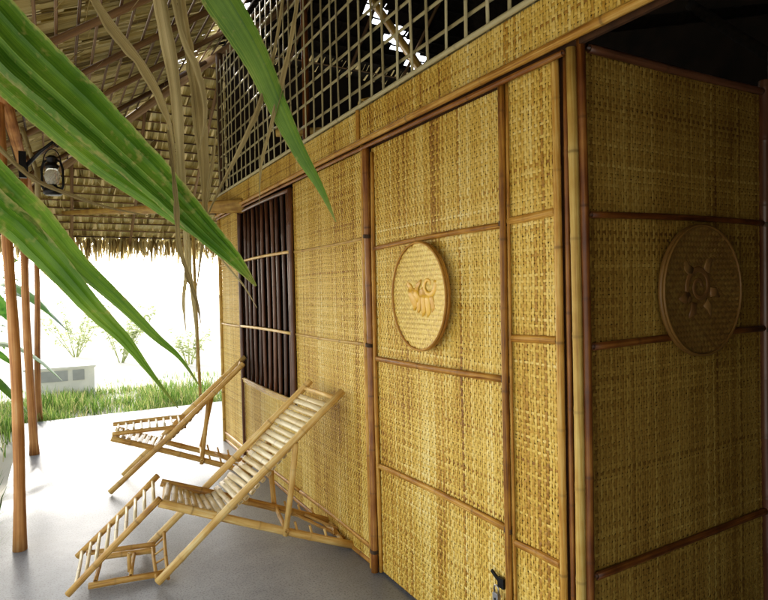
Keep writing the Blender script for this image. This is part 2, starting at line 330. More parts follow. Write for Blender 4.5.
# dark boards behind the mats (stop light leaking through)
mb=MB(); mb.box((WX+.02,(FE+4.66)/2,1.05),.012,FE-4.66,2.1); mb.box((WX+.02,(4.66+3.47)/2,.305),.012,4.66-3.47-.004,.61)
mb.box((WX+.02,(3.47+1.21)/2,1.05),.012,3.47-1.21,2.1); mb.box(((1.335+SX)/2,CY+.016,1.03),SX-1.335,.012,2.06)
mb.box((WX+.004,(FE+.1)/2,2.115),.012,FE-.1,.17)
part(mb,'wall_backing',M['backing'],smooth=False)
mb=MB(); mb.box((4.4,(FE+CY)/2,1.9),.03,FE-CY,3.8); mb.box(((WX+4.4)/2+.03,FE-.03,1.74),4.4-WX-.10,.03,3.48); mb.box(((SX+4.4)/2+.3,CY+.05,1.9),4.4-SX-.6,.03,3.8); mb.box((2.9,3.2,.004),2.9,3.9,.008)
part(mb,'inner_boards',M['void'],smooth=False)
# walls added beside and behind the view to block light from the side wall
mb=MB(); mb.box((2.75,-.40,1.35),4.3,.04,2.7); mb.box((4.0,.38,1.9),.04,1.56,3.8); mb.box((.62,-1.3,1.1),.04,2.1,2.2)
part(mb,'added_shade_wall',M['void'],smooth=False)

def P(name,a,b,r,m,parent=None,**k):
    mb=MB(); mb.pole(a,b,r,**k); return part(mb,name,M[m],parent)
x=WX-.014
# uprights
P('wall_post',(x+.004,2.487,0),(x+.004,2.489,LZ+.02),.0135,'pole'); P('door_jamb',(x-.006,2.445,0),(x-.004,2.449,LZ),.0175,'red')
P('door_stile',(x+.002,1.494,0.0),(x+.002,1.491,LZ-.005),.0125,'pole',door_root)
P('door_stile',(x+.01,2.41,.01),(x+.01,2.41,LZ-.03),.009,'pole',door_root)
P('wall_post',(x+.008,1.472,0),(x+.008,1.472,LZ),.005,'pole')
P('corner_post',(x+.006,1.258,0),(x+.006,1.258,LZ),.012,'pole'); P('corner_post',(x+.016,1.226,0),(x+.016,1.226,LZ),.008,'red')
P('corner_post',(x+.002,1.190,0),(x+.002,1.193,LZ+.004),.0145,'straw'); P('corner_post',(x+.024,1.178,0),(x+.024,1.178,LZ+.04),.0135,'red')
P('wall_post',(x+.006,FE-.01,0),(x+.006,FE-.01,LZ),.016,'straw'); P('wall_post',(x,4.675,.0),(x,4.675,LZ),.012,'darkbar')
P('side_post',(SX,CY-.012,0),(SX,CY-.012,2.08),.022,'darkbar'); P('side_post',(SX+.07,CY-.02,0),(SX+.07,CY-.02,2.2),.03,'darkbar')
# rails (split bamboo laid on the mats)
for z,r in ((1.548,.0105),(1.032,.0125),(.527,.0125)): P('door_rail',(x+.006,2.40,z-.008),(x+.006,1.505,z+.006),r,'pole',door_root,flat=((1,0,0),.75))
for z in (1.568,1.182,.503): P('wall_rail',(x+.008,1.475,z-.004),(x+.008,1.27,z+.002),.0125,'pole',flat=((1,0,0),.75))
for z,r,mm in ((1.595,.0085,'straw'),(1.08,.0085,'straw'),(.088,.012,'pole')):
    P('wall_rail',(x+.009,3.455,z-.002),(x+.009,2.505,z+.003),r,mm,flat=((1,0,0),.7))
P('wall_rail',(x+.009,4.655,.635),(x+.009,3.48,.63),.016,'straw',flat=((1,0,0),.8)); P('wall_rail',(x+.009,FE,.08),(x+.009,3.46,.086),.012,'pole',flat=((1,0,0),.8))
for z in (1.59,1.07): P('wall_rail',(x+.009,FE-.03,z),(x+.009,4.69,z),.011,'straw')
P('skirting',(x+.012,FE,.014),(x+.012,2.51,.014),.012,'pole',flat=((1,0,0),.7)); P('skirting',(x+.012,1.475,.014),(x+.012,1.27,.014),.012,'pole',flat=((1,0,0),.7))
for z,r,mm in ((1.556,.010,'red'),(1.172,.0115,'red'),(.497,.012,'red'),(2.035,.013,'darkbar')):
    P('side_rail',(1.36,CY-.012,z-.004),(SX-.015,CY-.012,z+.004),r,mm,flat=((0,1,0),.8))
def lash(c,r,n=4,tilt=.15):
    mb=MB(); c=Vector(c); pts=[c+V(r*math.cos(t),r*math.sin(t),(t/(2*math.pi)-n/2)*.0042+tilt*r*math.sin(t)) for t in np.linspace(0,2*math.pi*n,n*12+1)]
    mb.tube(pts,.0024,6,hollow=False); mb.tube([pts[-1],pts[-1]+V(-.006,.004,-.012),pts[-1]+V(-.008,.008,-.03)],[.0022,.002,.001],6,hollow=False)
    return part(mb,'lashing',M['tie'])
for z in (1.60,1.085,.10): lash((x-.005,2.446,z),.0198)
for z in (1.558,1.04,.535): lash((x+.002,1.493,z),.0145)
for z in (1.556,1.172,.497): lash((SX,CY-.012,z),.0245)
# fascia trims
P('fascia_rail',(WX-.034,FE,LZ+.018),(WX-.034,.1,LZ+.022),.0135,'pole',gap=.5); P('fascia_rail',(WX-.026,FE,LZ-.008),(WX-.026,1.21,LZ-.006),.009,'red',gap=.5)
P('fascia_rail',(WX-.03,FE,BZ-.004),(WX-.03,.1,BZ-.002),.010,'lattice',gap=.5)
P('fascia_divider',(WX-.03,2.50,LZ+.03),(WX-.03,2.50,BZ-.01),.010,'pole'); P('fascia_divider',(WX-.03,.75,LZ+.03),(WX-.03,.75,BZ-.01),.010,'pole')
# barred window
mb=MB()
mb.pole((x,4.64,.66),(x,4.64,LZ-.03),.016); mb.pole((x,3.485,.66),(x,3.485,LZ-.03),.016); mb.pole((x,4.65,1.985),(x,3.475,1.985),.013)
win=part(mb,'window',M['darkbar'],label='window closed by dark upright bars')
for i in range(10):
    y=3.565+i*.108; P('bar',(x+.012,y,.65),(x+.012,y+random.uniform(-.006,.006),1.98),.0135,'darkbar',win)
for z in (1.592,1.078): P('cross_bar',(x-.010,4.63,z),(x-.010,3.49,z+.004),.010,'chair',win)
P('sill',(x+.002,4.66,.655),(x+.002,3.47,.65),.012,'straw',win)
# lattice above the band
mb=MB(); ZT=3.40
y=FE-.03
while y>.15:
    r=random.uniform(.0076,.0094); mb.pole((WX+.004+random.uniform(-.002,.002),y,BZ),(WX+.004,y+random.uniform(-.012,.012),ZT),r,gap=.5,flat=((1,0,0),.5),n=8); y-=.118+random.uniform(-.009,.009)
z=BZ+.012
while z<ZT:
    mb.pole((WX+.016,FE,z+random.uniform(-.006,.006)),(WX+.016,.12,z+random.uniform(-.008,.008)),.0088 if z>BZ+.05 else .015,gap=.5,n=8,flat=((1,0,0),.5)); z+=.112
part(mb,'lattice',M['lattice'],label='open lattice of grey split bamboo above the fascia')
P('lattice_post',(WX+.05,3.35,BZ),(WX+.05,3.35,3.45),.022,'red'); P('lattice_post',(WX+.03,FE-.02,BZ),(WX+.03,FE-.02,3.5),.03,'batten')

# ------------------------------------------------------------------ thatched roof
EX,EY,EZ,SL = -.94, 7.7, 1.97, .70
RX = 2.85; YN=-2.6
def zs(X): return EZ+SL*(X-EX)
def zh(Y): return EZ+SL*(EY-Y)
holes=[(2.3,2.45,.06,.35),(2.15,2.62,.05,.25)]
roofb=MB(); back=MB(); shadedark=MB(); cur=[roofb]
cs=1/math.sqrt(1+SL*SL)
def leafrow(p, up, alongv, nrm, w, ln, rec):
    """one folded leaf hanging from its batten: near the viewer at the top, receding as it goes down the slope"""
    a=p+nrm*0; d=-up
    j=alongv*random.uniform(-.3,.3)*w
    t=min(1,max(0,random.gauss(.5,.26)))
    sk=alongv*random.uniform(-.012,.012)
    cur[0].blade([a+up*.012+j,a+d*ln*.5+j+sk-nrm*rec*.5,a+d*ln+j+sk*2-nrm*rec],[w*random.uniform(.9,1.15)]*3,alongv+nrm*random.uniform(-.25,.25),t,across=2,fold=random.uniform(-.08,.12))
SP=.118
def in_hole(X,Y,hs):
    return any(abs(X-h[0])<h[2] and abs(Y-h[1])<h[3] for h in hs)
nrmS=V(SL,0,-1).normalized(); upS=V(1,0,SL).normalized()
nrmH=V(0,-SL,-1).normalized(); upH=V(0,-1,SL).normalized()
def in_slit(X,Y):
    a=V(2.60,4.82,0); b=V(3.62,5.36,0); ab=b-a; t=(V(X,Y+.05,0)-a).dot(ab)/ab.length_squared
    return -.02<t<1.02 and (V(X,Y+.05,0)-a-ab*t).length<.13
gaps_s=[(1.30,4.75,.14,.22),(1.30,4.2,.12,.35),(1.16,5.45,.12,.12),(2.35,2.36,.09,.42)]
rows=int((RX-EX)/cs/SP)
for i in range(rows):
    X=EX+(i+1)*SP*cs
    ymax=EY-(X-EX)-.02; y=ymax; cur[0]=shadedark if X>1.37 else roofb
    while y>YN:
        w=random.uniform(.026,.052)
        if not in_hole(X-.04,y,gaps_s): leafrow(V(X,y,zs(X)),upS,V(0,1,0),nrmS,w,SP*1.35,.035)
        y-=w*.92
for i in range(rows):
    Y=EY-(i+1)*SP*cs
    d=EY-Y; x0=EX+d+.02; x1=2*RX-EX-d
    xx=x0
    while xx<min(x1,4.6):
        w=random.uniform(.026,.052); cur[0]=shadedark if (xx>1.33 and Y<FE+.05) else roofb
        if not in_slit(xx,Y): leafrow(V(xx,Y,zh(Y)),upH,V(1,0,0),nrmH,w,SP*1.35,.035)
        xx+=w*.92
roof=part(roofb,'roof',M['thatch'],label='underside of the dry palm leaf thatch')
sub(shadedark,'shade_painted_thatch',M['shadedark'],roof)  # interior blades coloured near-black to read as unlit
cover=[]
# outer thatch skin as a grid with a few torn places
c=.12
nx=int((RX-EX)/c)+1
for i in range(nx):
    X0=EX+i*c; X1=X0+c
    y1=EY-(X0-EX); n=int((y1-YN)/c)
    for k in range(n+1):
        ya=y1-k*c; yb=max(YN,ya-c)
        if in_hole((X0+X1)/2,(ya+yb)/2,gaps_s): continue
        pts=[(X0,ya),(X0,yb),(X1,yb),(X1,ya-c if k==0 else ya)]
        if k==0: pts=[(X0,ya),(X0,yb),(X1,yb)]
        cover.append([(a,b,zs(a)+.062) for a,b in pts])
back2=MB()
def bq(*pp):
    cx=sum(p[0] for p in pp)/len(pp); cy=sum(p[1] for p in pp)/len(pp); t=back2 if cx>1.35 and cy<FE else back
    t.f.append(tuple(t.vert(V(*p),.4,0,(p[0],p[1],0)) for p in pp))
D=RX-EX
for q_ in cover: bq(*q_)
def slit(X,Y):
    a=V(2.60,4.82,0); b=V(3.62,5.36,0); ab=b-a; t=(V(X,Y,0)-a).dot(ab)/ab.length_squared
    return 0<t<1 and ((V(X,Y,0)-a-ab*t).length<.085) and (int(t*8.5)%3!=2)
c=.06; k=0
while k*c<D:
    ya=EY-k*c; yb=ya-c; xa0,xa1=EX+k*c,2*RX-EX-k*c; xb0,xb1=xa0+c,xa1-c
    if 3.0<k*c/1 or 2.2<k*c<3.0:
        m_=max(1,int((xb1-xb0)/.06)); xs=[xb0+(xb1-xb0)*q/m_ for q in range(m_+1)]
        for u,v_ in zip(xs,xs[1:]):
            if not slit((u+v_)/2,(ya+yb)/2): bq((u,ya,zh(ya)+.062),(v_,ya,zh(ya)+.062),(v_,yb,zh(yb)+.062),(u,yb,zh(yb)+.062))
        bq((xa0,ya,zh(ya)+.062),(xb0,ya,zh(ya)+.062),(xb0,yb,zh(yb)+.062)); bq((xb1,ya,zh(ya)+.062),(xa1,ya,zh(ya)+.062),(xb1,yb,zh(yb)+.062))
    else: bq((xa0,ya,zh(ya)+.062),(xa1,ya,zh(ya)+.062),(xb1,yb,zh(yb)+.062),(xb0,yb,zh(yb)+.062))
    k+=1
bq((2*RX-EX,EY,EZ+.062),(2*RX-EX,YN,EZ+.062),(RX,YN,zs(RX)+.062),(RX,EY-D,zs(RX)+.062))
bq((EX,YN,EZ),(RX,YN,zs(RX)+.06),(2*RX-EX,YN,EZ))
sub(back,'thatch_cover',M['cover'],roof,False); sub(back2,'thatch_cover',M['shadedark'],roof,False)  # skin over the interior is likewise painted dark as shade
# frayed eaves
fr=MB()
def fringe(p0,p1,n,out):
    for k in range(n):
        p=Vector(p0).lerp(Vector(p1),random.random())+out*random.uniform(-.06,.05)+V(0,0,random.uniform(-.01,.05))
        ln=max(.05,random.gauss(.235,.06)) if random.random()<.93 else random.uniform(.24,.36)
        dv=V(random.gauss(0,.10),random.gauss(0,.10),-1).normalized()
        if random.random()<.06: dv=(dv+V(random.gauss(0,.4),random.gauss(0,.4),0)).normalized()
        w=random.uniform(.010,.028)
        q=p+dv*ln+V(random.gauss(0,.01),random.gauss(0,.01),0)
        fr.blade([p,p.lerp(q,.55)+V(random.gauss(0,.006),random.gauss(0,.006),0),q],[w,w*.85,.002],V(random.gauss(0,1),random.gauss(0,1),0.1),random.random(),across=2)
fringe((EX,EY,EZ+.03),(4.2,EY,EZ+.03),1500,V(0,1,0)); fringe((EX,EY,EZ+.03),(EX,-.3,EZ+.03),1500,V(-1,0,0))
sub(fr,'eave_fringe',M['fringe'],roof)
ls=MB()
for k in range(420):
    if random.random()<.5:
        X=random.uniform(EX+.1,1.25); Y=random.uniform(1.0,EY-(X-EX)-.1); p=V(X,Y,zs(X)-.02); u_=upS
    else:
        Y=random.uniform(FE+.1,EY-.1); X=random.uniform(EX+(EY-Y)+.1,2.6); p=V(X,Y,zh(Y)-.02); u_=upH
    q=p-u_*random.uniform(.03,.16)+V(random.gauss(0,.05),random.gauss(0,.05),-random.uniform(.01,.09))
    w=random.uniform(.003,.010); ls.blade([p,p.lerp(q,.5)+V(0,0,.008),q],[w,w*.8,.001],V(random.gauss(0,1),random.gauss(0,1),.2),random.random(),across=2)
sub(ls,'loose_thatch',M['fringe'],roof)['kind']='stuff'
def RP(name,a,b,r,m='batten',**k):
    mb=MB(); mb.tube([Vector(a),Vector(a).lerp(Vector(b),.5)+V(random.gauss(0,.006),0,random.gauss(0,.006)),Vector(b)],r,8,hollow=False); return sub(mb,name,M[m],roof)
for i in range(0,rows,1):
    X=EX+(i+1)*SP*cs+.01; z=zs(X)-.012
    if X<RX: RP('batten',(X,EY-(X-EX)-.03,z),(X,YN+.05,z),.0075,'shadedark' if X>1.37 else 'batten')
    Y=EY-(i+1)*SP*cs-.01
    RP('batten',(X,Y,zh(Y)-.012),(min(4.6,2*RX-X),Y,zh(Y)-.012),.0075,'shadedark' if Y<FE else 'batten')  # battens above the interior painted dark to look unlit
for Y in np.arange(6.9,YN,-.72):
    Xt=min(RX,EX+(EY-Y)-.05)
    RP('rafter',(EX+.03,Y,zs(EX+.03)-.045),(Xt,Y,zs(Xt)-.045),.02,'rafter')
for X in np.arange(-.45,4.4,.62):
    dd=min(X-EX,2*RX-EX-X)-.05; Yt=EY-min(dd,D-.1)
    RP('rafter',(X,EY-.03,zh(EY-.03)-.045),(X,Yt,zh(Yt)-.045),.016,'rafter')
RP('hip_rafter',(EX,EY,EZ-.05),(RX-.05,EY-D+.05,zs(RX-.05)-.06),.036,'rafter'); RP('ridge_pole',(RX,YN,zs(RX)-.08),(RX,EY-D,zs(RX)-.08),.05)
RP('eave_plate',(-.21,7.45,zs(-.21)-.085),(-.21,3.5,zs(-.21)-.085),.035,'post')
# poles inside, seen through the lattice; some painted dark as shade
P('inner_pole',at(372,0,3.35),at(432,86,2.9),.022,'straw',bow=.0); P('inner_pole',(WX+.05,2.6,2.27),(3.9,3.6,3.3),.03,'straw'); P('inner_pole',(WX+.05,3.9,2.45),(4.0,2.6,2.5),.03,'straw'); P('inner_pole',(WX+.1,1.8,2.3),(4.0,1.8,3.0),.03,'shadedark')
P('inner_pole',at(690,5,2.9),at(800,75,2.4),.025,'shadedark')
# tie beam between the far corner of the wall and the hip post
mb=MB(); a=at(243,206,4.55); b=at(62,213,6.4)
mb.tube([a,a.lerp(b,.2),a.lerp(b,.55),b],[.055,.05,.036,.022],12,flat=((.6,-.8,0),.28),hollow=False); part(mb,'tie_beam',M['straw'],label='pale beam under the far eave')
# verandah posts: barked timber, a little crooked
for k,(px,py,top) in enumerate(((-.208,3.66,2.47),(-.215,5.80,2.47),(-.19,7.36,2.16))):
    mb=MB(); n=22; pts=[];rad=[]
    r0=(.026,.030,.028)[k]
    for i in range(n):
        t=i/(n-1); pts.append(V(px+.014*math.sin(t*5+k*2)+(.0)*t-(.012 if k==0 else 0)*t,py+.01*math.sin(t*4+k),t*top)); rad.append(r0*(1.12-.22*t)*(1+.035*math.sin(t*31+k*3))+(.006*math.exp(-t*28)))
    mb.tube(pts,rad,14,hollow=False); part(mb,'verandah_post',M['post'])
P('verandah_post',(1.50,7.30,0),(1.47,7.33,2.2),.019,'straw')
P('hanging_bamboo',at(22,128,3.35),at(37,172,3.3),.012,'lattice'); P('hanging_bamboo',at(37,168,3.3),at(38,216,3.25),.014,'lattice')  # pale bent bamboo hanging by the nearest post

# ------------------------------------------------------------------ door padlock
mb=MB(); o=V(WX-.012,1.548,.328)
mb.box(o+V(0,.014,.020),.006,.056,.012,Matrix.Rotation(R(28),3,'X')); mb.box(o+V(0,-.012,.01),.01,.03,.034)
lk=mb.build('hasp',M['iron'],None,False); hang(lk,house); lk.parent=door_root; lk.matrix_parent_inverse=Matrix.Identity(4); lk['label']='black iron hasp by the door edge'
pad=tag(empty('padlock',o+V(-.012,-.002,-.06)),'small silver padlock closing the black hasp low on the woven door','padlock')
mb=MB(); q=o+V(-.014,-.002,-.04)
mb.box(q,.013,.028,.026); mb.box(q+V(0,0,.0145),.010,.024,.004); mb.box(q+V(0,0,-.0145),.010,.024,.004); hang(mb.build('lock_body',M['steel'],None,False),pad)
mb=MB(); mb.tube([q+V(0,-.011,.018)]+[q+V(0,-.011*math.cos(t),.03+.011*math.sin(t)) for t in np.linspace(0,math.pi,9)]+[q+V(0,.011,.018)],.0028,8,hollow=False); hang(mb.build('shackle',M['steel']),pad)
mb=MB(); mb.tube([q+V(-.0072,0,-.004),q+V(-.0082,0,-.004)],.004,10,hollow=False); hang(mb.build('keyhole',M['iron']),pad)

# ------------------------------------------------------------------ round baskets hung on the walls
def disc_weave(root, C, ax, ay, nn, rad, m, dish):
    """shallow round tray plaited on the diagonal"""
    g=np.random.default_rng(5); mb=MB(); p=.0125
    d1=(ax+ay)/math.sqrt(2); d2=(ax-ay)/math.sqrt(2)
    n=int(rad/p)
    for s,(e,f) in ((1,(d1,d2)),(-1,(d2,d1))):
        for j in range(-n,n+1):
            c=j*p; half=math.sqrt(max(0,rad*rad-c*c))
            m_=int(half/p)
            if m_<1: continue
            ks=np.arange(-2*m_,2*m_+1)*.5
            pts=[]
            for k in ks:
                t=k*p; kk=int(round(k)); 
                h=0 if abs(k-round(k))>.1 else (.0014*s*(1 if (kk+j)%2 else -1))
                r2=(c*c+t*t)/(rad*rad)
                pts.append(C+e*t+f*c+nn*(h-dish*(1-r2)))
            tt=min(1,max(0,g.normal(.5,.2)))
            mb.blade(pts,[p*.9]*len(pts),f,tt,across=2,fold=.0)
    return hang(mb.build('woven_disc',m),root)
def basket(C, ax, ay, nn, rx, ry, m, mrim, mcarve, label, motif):
    C=Vector(C); root=tag(empty('wall_basket',C),label,'basket','round woven baskets hung on the bamboo walls')
    s=ry/rx
    disc_weave(root,C+nn*.03,ax,ay*s,nn,rx*1.0,m,.018)
    mb=MB(); ring=[C+ax*(rx*math.cos(t))+ay*(ry*math.sin(t))+nn*.034 for t in np.linspace(0,2*math.pi,65)]
    mb.tube(ring,.0045,10,cap=False); hang(mb.build('rim',mrim),root)
    mb=MB(); ring=[C+ax*(rx*.985*math.cos(t))+ay*(ry*.985*math.sin(t))+nn*.020 for t in np.linspace(0,2*math.pi,65)]
    mb.tube(ring,[.0085]*65,10,cap=False); hang(mb.build('rim_band',mrim),root)
    mb=MB(); motif(mb,C+nn*.017,ax,ay,nn); hang(mb.build('carved_ornament',mcarve),root)
    return root
def lobe(mb,C,ax,ay,nn,pts,rad,fl=.6):
    mb.tube([C+ax*a*1.12+ay*b*1.12 for a,b in pts],[r*1.05 for r in rad],14,flat=(nn,fl*.32),hollow=False)
def motif_a(mb,C,ax,ay,nn):
    # ax points to the viewer's right on the wall: a leafy scroll with four hanging lobes
    for k,(x0,x1,l,r) in enumerate(((-.012,-.016,.060,.015),(.014,.016,.072,.017),(.040,.048,.074,.017),(.064,.080,.056,.014))):
        lobe(mb,C,ax,ay,nn,[(x0,.018),(x0*.7+x1*.3,-.012),(x1,-l*.75),(x1-.008,-l)],[r*.7,r,r*.95,.004])
    sp=[(.050+(.010+.0066*t)*math.cos(t*1.15+.2),.040+(.010+.0060*t)*math.sin(t*1.15+.2)) for t in np.linspace(0,5.6,34)]
    lobe(mb,C,ax,ay,nn,sp,[.005+.0085*k/33 for k in range(34)],.9)
    lobe(mb,C,ax,ay,nn,[(-.080,.028),(-.066,.008),(-.048,-.012),(-.040,-.034),(-.046,-.052)],[.010,.020,.024,.018,.005],.7)
    lobe(mb,C,ax,ay,nn,[(-.052,.022),(-.034,.008),(-.020,-.010),(-.014,-.024)],[.012,.021,.019,.007],.8)
    lobe(mb,C,ax,ay,nn,[(-.060,.016),(-.074,.036),(-.090,.050),(-.094,.066)],[.015,.014,.009,.002])
    lobe(mb,C,ax,ay,nn,[(-.030,.018),(-.022,.038),(-.006,.050),(.004,.060)],[.014,.012,.008,.002])
    lobe(mb,C,ax,ay,nn,[(-.008,.010),(.012,.016),(.034,.012)],[.012,.018,.012],.7)
def motif_b(mb,C,ax,ay,nn):
    sp=[((.010+.0062*t)*math.cos(t*1.2),.012+(.010+.0060*t)*math.sin(t*1.2)) for t in np.linspace(0,8.5,40)]
    lobe(mb,C,ax,ay,nn,sp,[.006+.004*k/39 for k in range(40)],1.)
    for a in (50,-20,-60,-120,-160,130):
        ca,sa=math.cos(R(a)),math.sin(R(a)); L=.125 if a in(50,130) else .105
        lobe(mb,C,ax,ay,nn,[(.055*ca,.012+.055*sa),(.08*ca-.01*sa,.012+.08*sa+.01*ca),(L*ca,.012+L*sa)],[.016,.015,.003],.7)
basket((WX-.012,1.978,1.317),V(0,-1,0),V(0,0,1),V(-1,0,0),.197,.216,M['basket'],M['pole'],M['carve'],'round honey coloured basket with golden carved relief hung on the woven door',motif_a)
basket((1.842,CY-.014,1.323),V(1,0,0),V(0,0,1),V(0,-1,0),.207,.211,M['basketdark'],M['basketdark'],M['carvedark'],'dark round basket with brown spiral relief hung on the shaded side wall',motif_b)

# ------------------------------------------------------------------ bamboo reclining chairs
def recliner(org, psi, w, skew, folded, label):
    d=V(math.cos(psi),-math.sin(psi),0); v=V(math.sin(psi),math.cos(psi),0)
    org=Vector((org[0],org[1],0)); root=tag(empty('reclining_chair',org),label,'recliner','bamboo reclining chairs on the verandah')
    def Q(u,vv,z,sk=False): return org+d*(u-(skew*vv/w if sk else 0))+v*vv+V(0,0,z)
    def pp(name,a,b,r,m='chair',**k):
        mb=MB(); mb.pole(a,b,r,**k); return hang(mb.build(name,M[m]),root)
    r=.019
    pp('back_pole',Q(0,0,.017,1),Q(.905,0,.835,1),r,gap=.27); pp('back_pole',Q(0,w,.017,1),Q(.905,w,.84,1),r,gap=.27)
    pp('top_bar',Q(.868,.012,.80,1),Q(.868,w-.012,.80,1),.0125); pp('lower_bar',Q(.30,.02,.262,1),Q(.30,w-.02,.262,1),.012)
    n0,n1=.034,w-.034
    pp('seat_rail',Q(.015,n0-.004,.375),Q(.945,n0,.020),.020,gap=.3); pp('seat_rail',Q(.015,n1,.375),Q(.945,n1,.020),.020,gap=.3)
    pp('seat_bar',Q(.035,n0,.362),Q(.035,n1,.362),.012); pp('rear_bar',Q(.90,n0,.036),Q(.90,n1,.036),.011)
    # stays with their foot bar
    pp('stay',Q(.655,-.006,.595),Q(.595,.012,.135),.0145,gap=.3); pp('stay',Q(.655,w+.006,.595,1),Q(.595,w-.012,.135),.0145,gap=.3)
    pp('stay_bar',Q(.60,-.01,.165),Q(.60,w+.01,.165),.011)
    for u in (.66,.735,.81):
        for vv in (n0,n1):
            z=.375-(u-.015)*.3817; pp('peg',Q(u,vv,z+.005),Q(u-.012,vv,z+.058),.0065,gap=.5)
    # small rack of two sticks lying between the rear rails
    pp('rack_stick',Q(.70,n1-.05,.125),Q(.93,n0+.09,.022),.008); pp('rack_stick',Q(.755,n1-.02,.105),Q(.965,n0+.15,.022),.008); pp('rack_rung',Q(.87,n0+.08,.055),Q(.90,n0+.22,.045),.006)
    # slung slats
    prof=[(.845,.772),(.72,.652),(.60,.528),(.50,.425),(.41,.342),(.33,.292),(.25,.287),(.17,.316),(.10,.345),(.03,.378)]
    seg=[0]
    for a,b in zip(prof,prof[1:]): seg.append(seg[-1]+math.dist(a,b))
    def along(s):
        for k in range(len(prof)-1):
            if s<=seg[k+1]+1e-9:
                t=(s-seg[k])/(seg[k+1]-seg[k]); return (prof[k][0]+(prof[k+1][0]-prof[k][0])*t, prof[k][1]+(prof[k+1][1]-prof[k][1])*t),(prof[k+1][0]-prof[k][0],prof[k+1][1]-prof[k][1])
    s=.015; st1=[];st2=[]
    while s<seg[-1]:
        (u,z),(du,dz)=along(s); tl=Vector((d*du+V(0,0,dz))).normalized(); nl=tl.cross(v).normalized()
        sg=max(0,min(1,(u-.05)/.4))
        j=random.uniform(-.004,.004); tw=random.uniform(-.004,.004)
        a=Q(u-skew*.0+tw,.012+j+(0.012 if u<.3 else 0),z); b=Q(u-tw-skew*sg,w-.012+j-(0.012 if u<.3 else 0),z+random.uniform(-.003,.003))
        mb=MB(); mb.pole(a,b,.0155*random.uniform(.88,1.06),gap=.3,n=10,flat=(nl,.42)); hang(mb.build('slat',M['slat']),root)
        st1.append(a.lerp(b,.16)-nl*.0); st2.append(a.lerp(b,.84))
        s+=.0365*random.uniform(.94,1.06)
    for st in (st1,st2):
        mb=MB(); pts=[]
        for k,p in enumerate(st): pts+= [p+V(0,0,.009)]+([p.lerp(st[k+1],.5)-V(0,0,.004)] if k+1<len(st) else [])
        mb.tube(pts,.0022,6,hollow=False); hang(mb.build('string',M['rope']),root)
    # leg rest
    k0=(.02,.398)
    k1=(.50,.405) if folded else (-.375,.022)
    l0,l1=(n0+.02,n1-.02) if folded else (n0-.012,n1+.012)
    dz=.0
    pp('leg_rest_rail',Q(k0[0],l0,k0[1]),Q(k1[0],l0,k1[1]),.015,gap=.3); pp('leg_rest_rail',Q(k0[0]-.02,l1,k0[1]+.012),Q(k1[0]-.01,l1,k1[1]+(.02 if folded else .03)),.015,gap=.3)
    for k in range(9):
        t=.07+k*.106
        a=Q(k0[0]+(k1[0]-k0[0])*t,l0,k0[1]+(k1[1]-k0[1])*t+.004); b=Q(k0[0]-.018+(k1[0]-k0[0])*t,l1,k0[1]+.01+(k1[1]-k0[1]+.015)*t+.004)
        mb=MB(); mb.pole(a,b,.0085,gap=.4,n=8,flat=((0,0,1),.7)); hang(mb.build('leg_rest_slat',M['slat']),root)
    # sliding floor frame that carries the leg rest
    e=(-.30 if not folded else .0)
    if not folded:
        pp('floor_rail',Q(e,n0+.05,.016),Q(.02,n0+.05,.016),.015); pp('floor_rail',Q(e,n1-.03,.05),Q(-.02,n1-.03,.04),.014); pp('floor_bar',Q(e+.03,n0+.05,.035),Q(e+.03,n1-.03,.045),.010)
        pp('floor_bar',Q(-.12,n0+.05,.033),Q(-.12,n1-.03,.045),.009); pp('upright',Q(-.13,n0+.10,.03),Q(-.13,n0+.10,.12),.009)
        pp('floor_rail',Q(-.33,n1-.08,.10),Q(-.02,n1-.06,.085),.012)
        # little ladder propped against the back poles
        A0,A1=Q(-.005,.03,.012),Q(.045,w,.055,1); B0,B1=Q(.045,.03,.012),Q(.105,w,.11,1)
        pp('ladder_stick',A0,A1,.0085); pp('ladder_stick',B0,B1,.0085)
        for t in (.2,.42,.64,.85): pp('ladder_rung',A0.lerp(A1,t),B0.lerp(B1,t),.005)
    return root
recliner((.371,2.856),R(10),.375,.085,False,'bamboo recliner in the foreground with its slatted leg rest unfolded to the floor')
recliner((.277,4.333),R(10),.375,-.05,True,'farther bamboo recliner below the barred window with its leg rest folded flat')

# ------------------------------------------------------------------ hurricane lantern on its bracket
pp1=V(-.21,3.658,0)
hook=at(54,141,3.06)
mb=MB(); base=at(27,165,3.12)
mb.tube([base,base.lerp(hook,.5)+V(0,0,.008),hook],[.011,.009,.007],8,hollow=False)
mb.tube([hook+V(0,0,.012),hook,hook+V(.002,0,-.02),hook+V(.014,0,-.03),hook+V(.022,-.004,-.02)],.004,8,hollow=False)
br=tag(empty('lantern_bracket',base),'black iron bracket on the nearest red timber post','bracket')
hang(mb.build('arm',M['iron']),br)
mb=MB(); mb.box(base+V(-.02,0,0),.035,.03,.14); mb.box(base+V(-.005,0,-.02),.02,.022,.06); hang(mb.build('back_plate',M['iron'],None,False),br)
lc=at(53,195,3.05); S=(at(53,152,3.05)-lc).length/.235
lan=tag(empty('hurricane_lantern',lc),'black hurricane lantern with clear glass hanging beneath the palm thatch','lantern')
T=Matrix.Translation(lc)@Matrix.Scale(S,4)
mb=MB(); mb.lathe([(.040,0),(.047,.006),(.047,.03),(.040,.042),(.022,.048),(.022,.056)],T); hang(mb.build('tank',M['iron']),lan)
mb=MB(); mb.lathe([(.022,.056),(.034,.075),(.040,.098),(.036,.122),(.026,.142)],T); hang(mb.build('globe',M['glass']),lan)
mb=MB(); mb.lathe([(.03,.142),(.033,.15),(.036,.16),(.02,.172),(.027,.18),(.027,.196),(.033,.2),(.015,.214)],T); hang(mb.build('chimney_cap',M['iron']),lan)
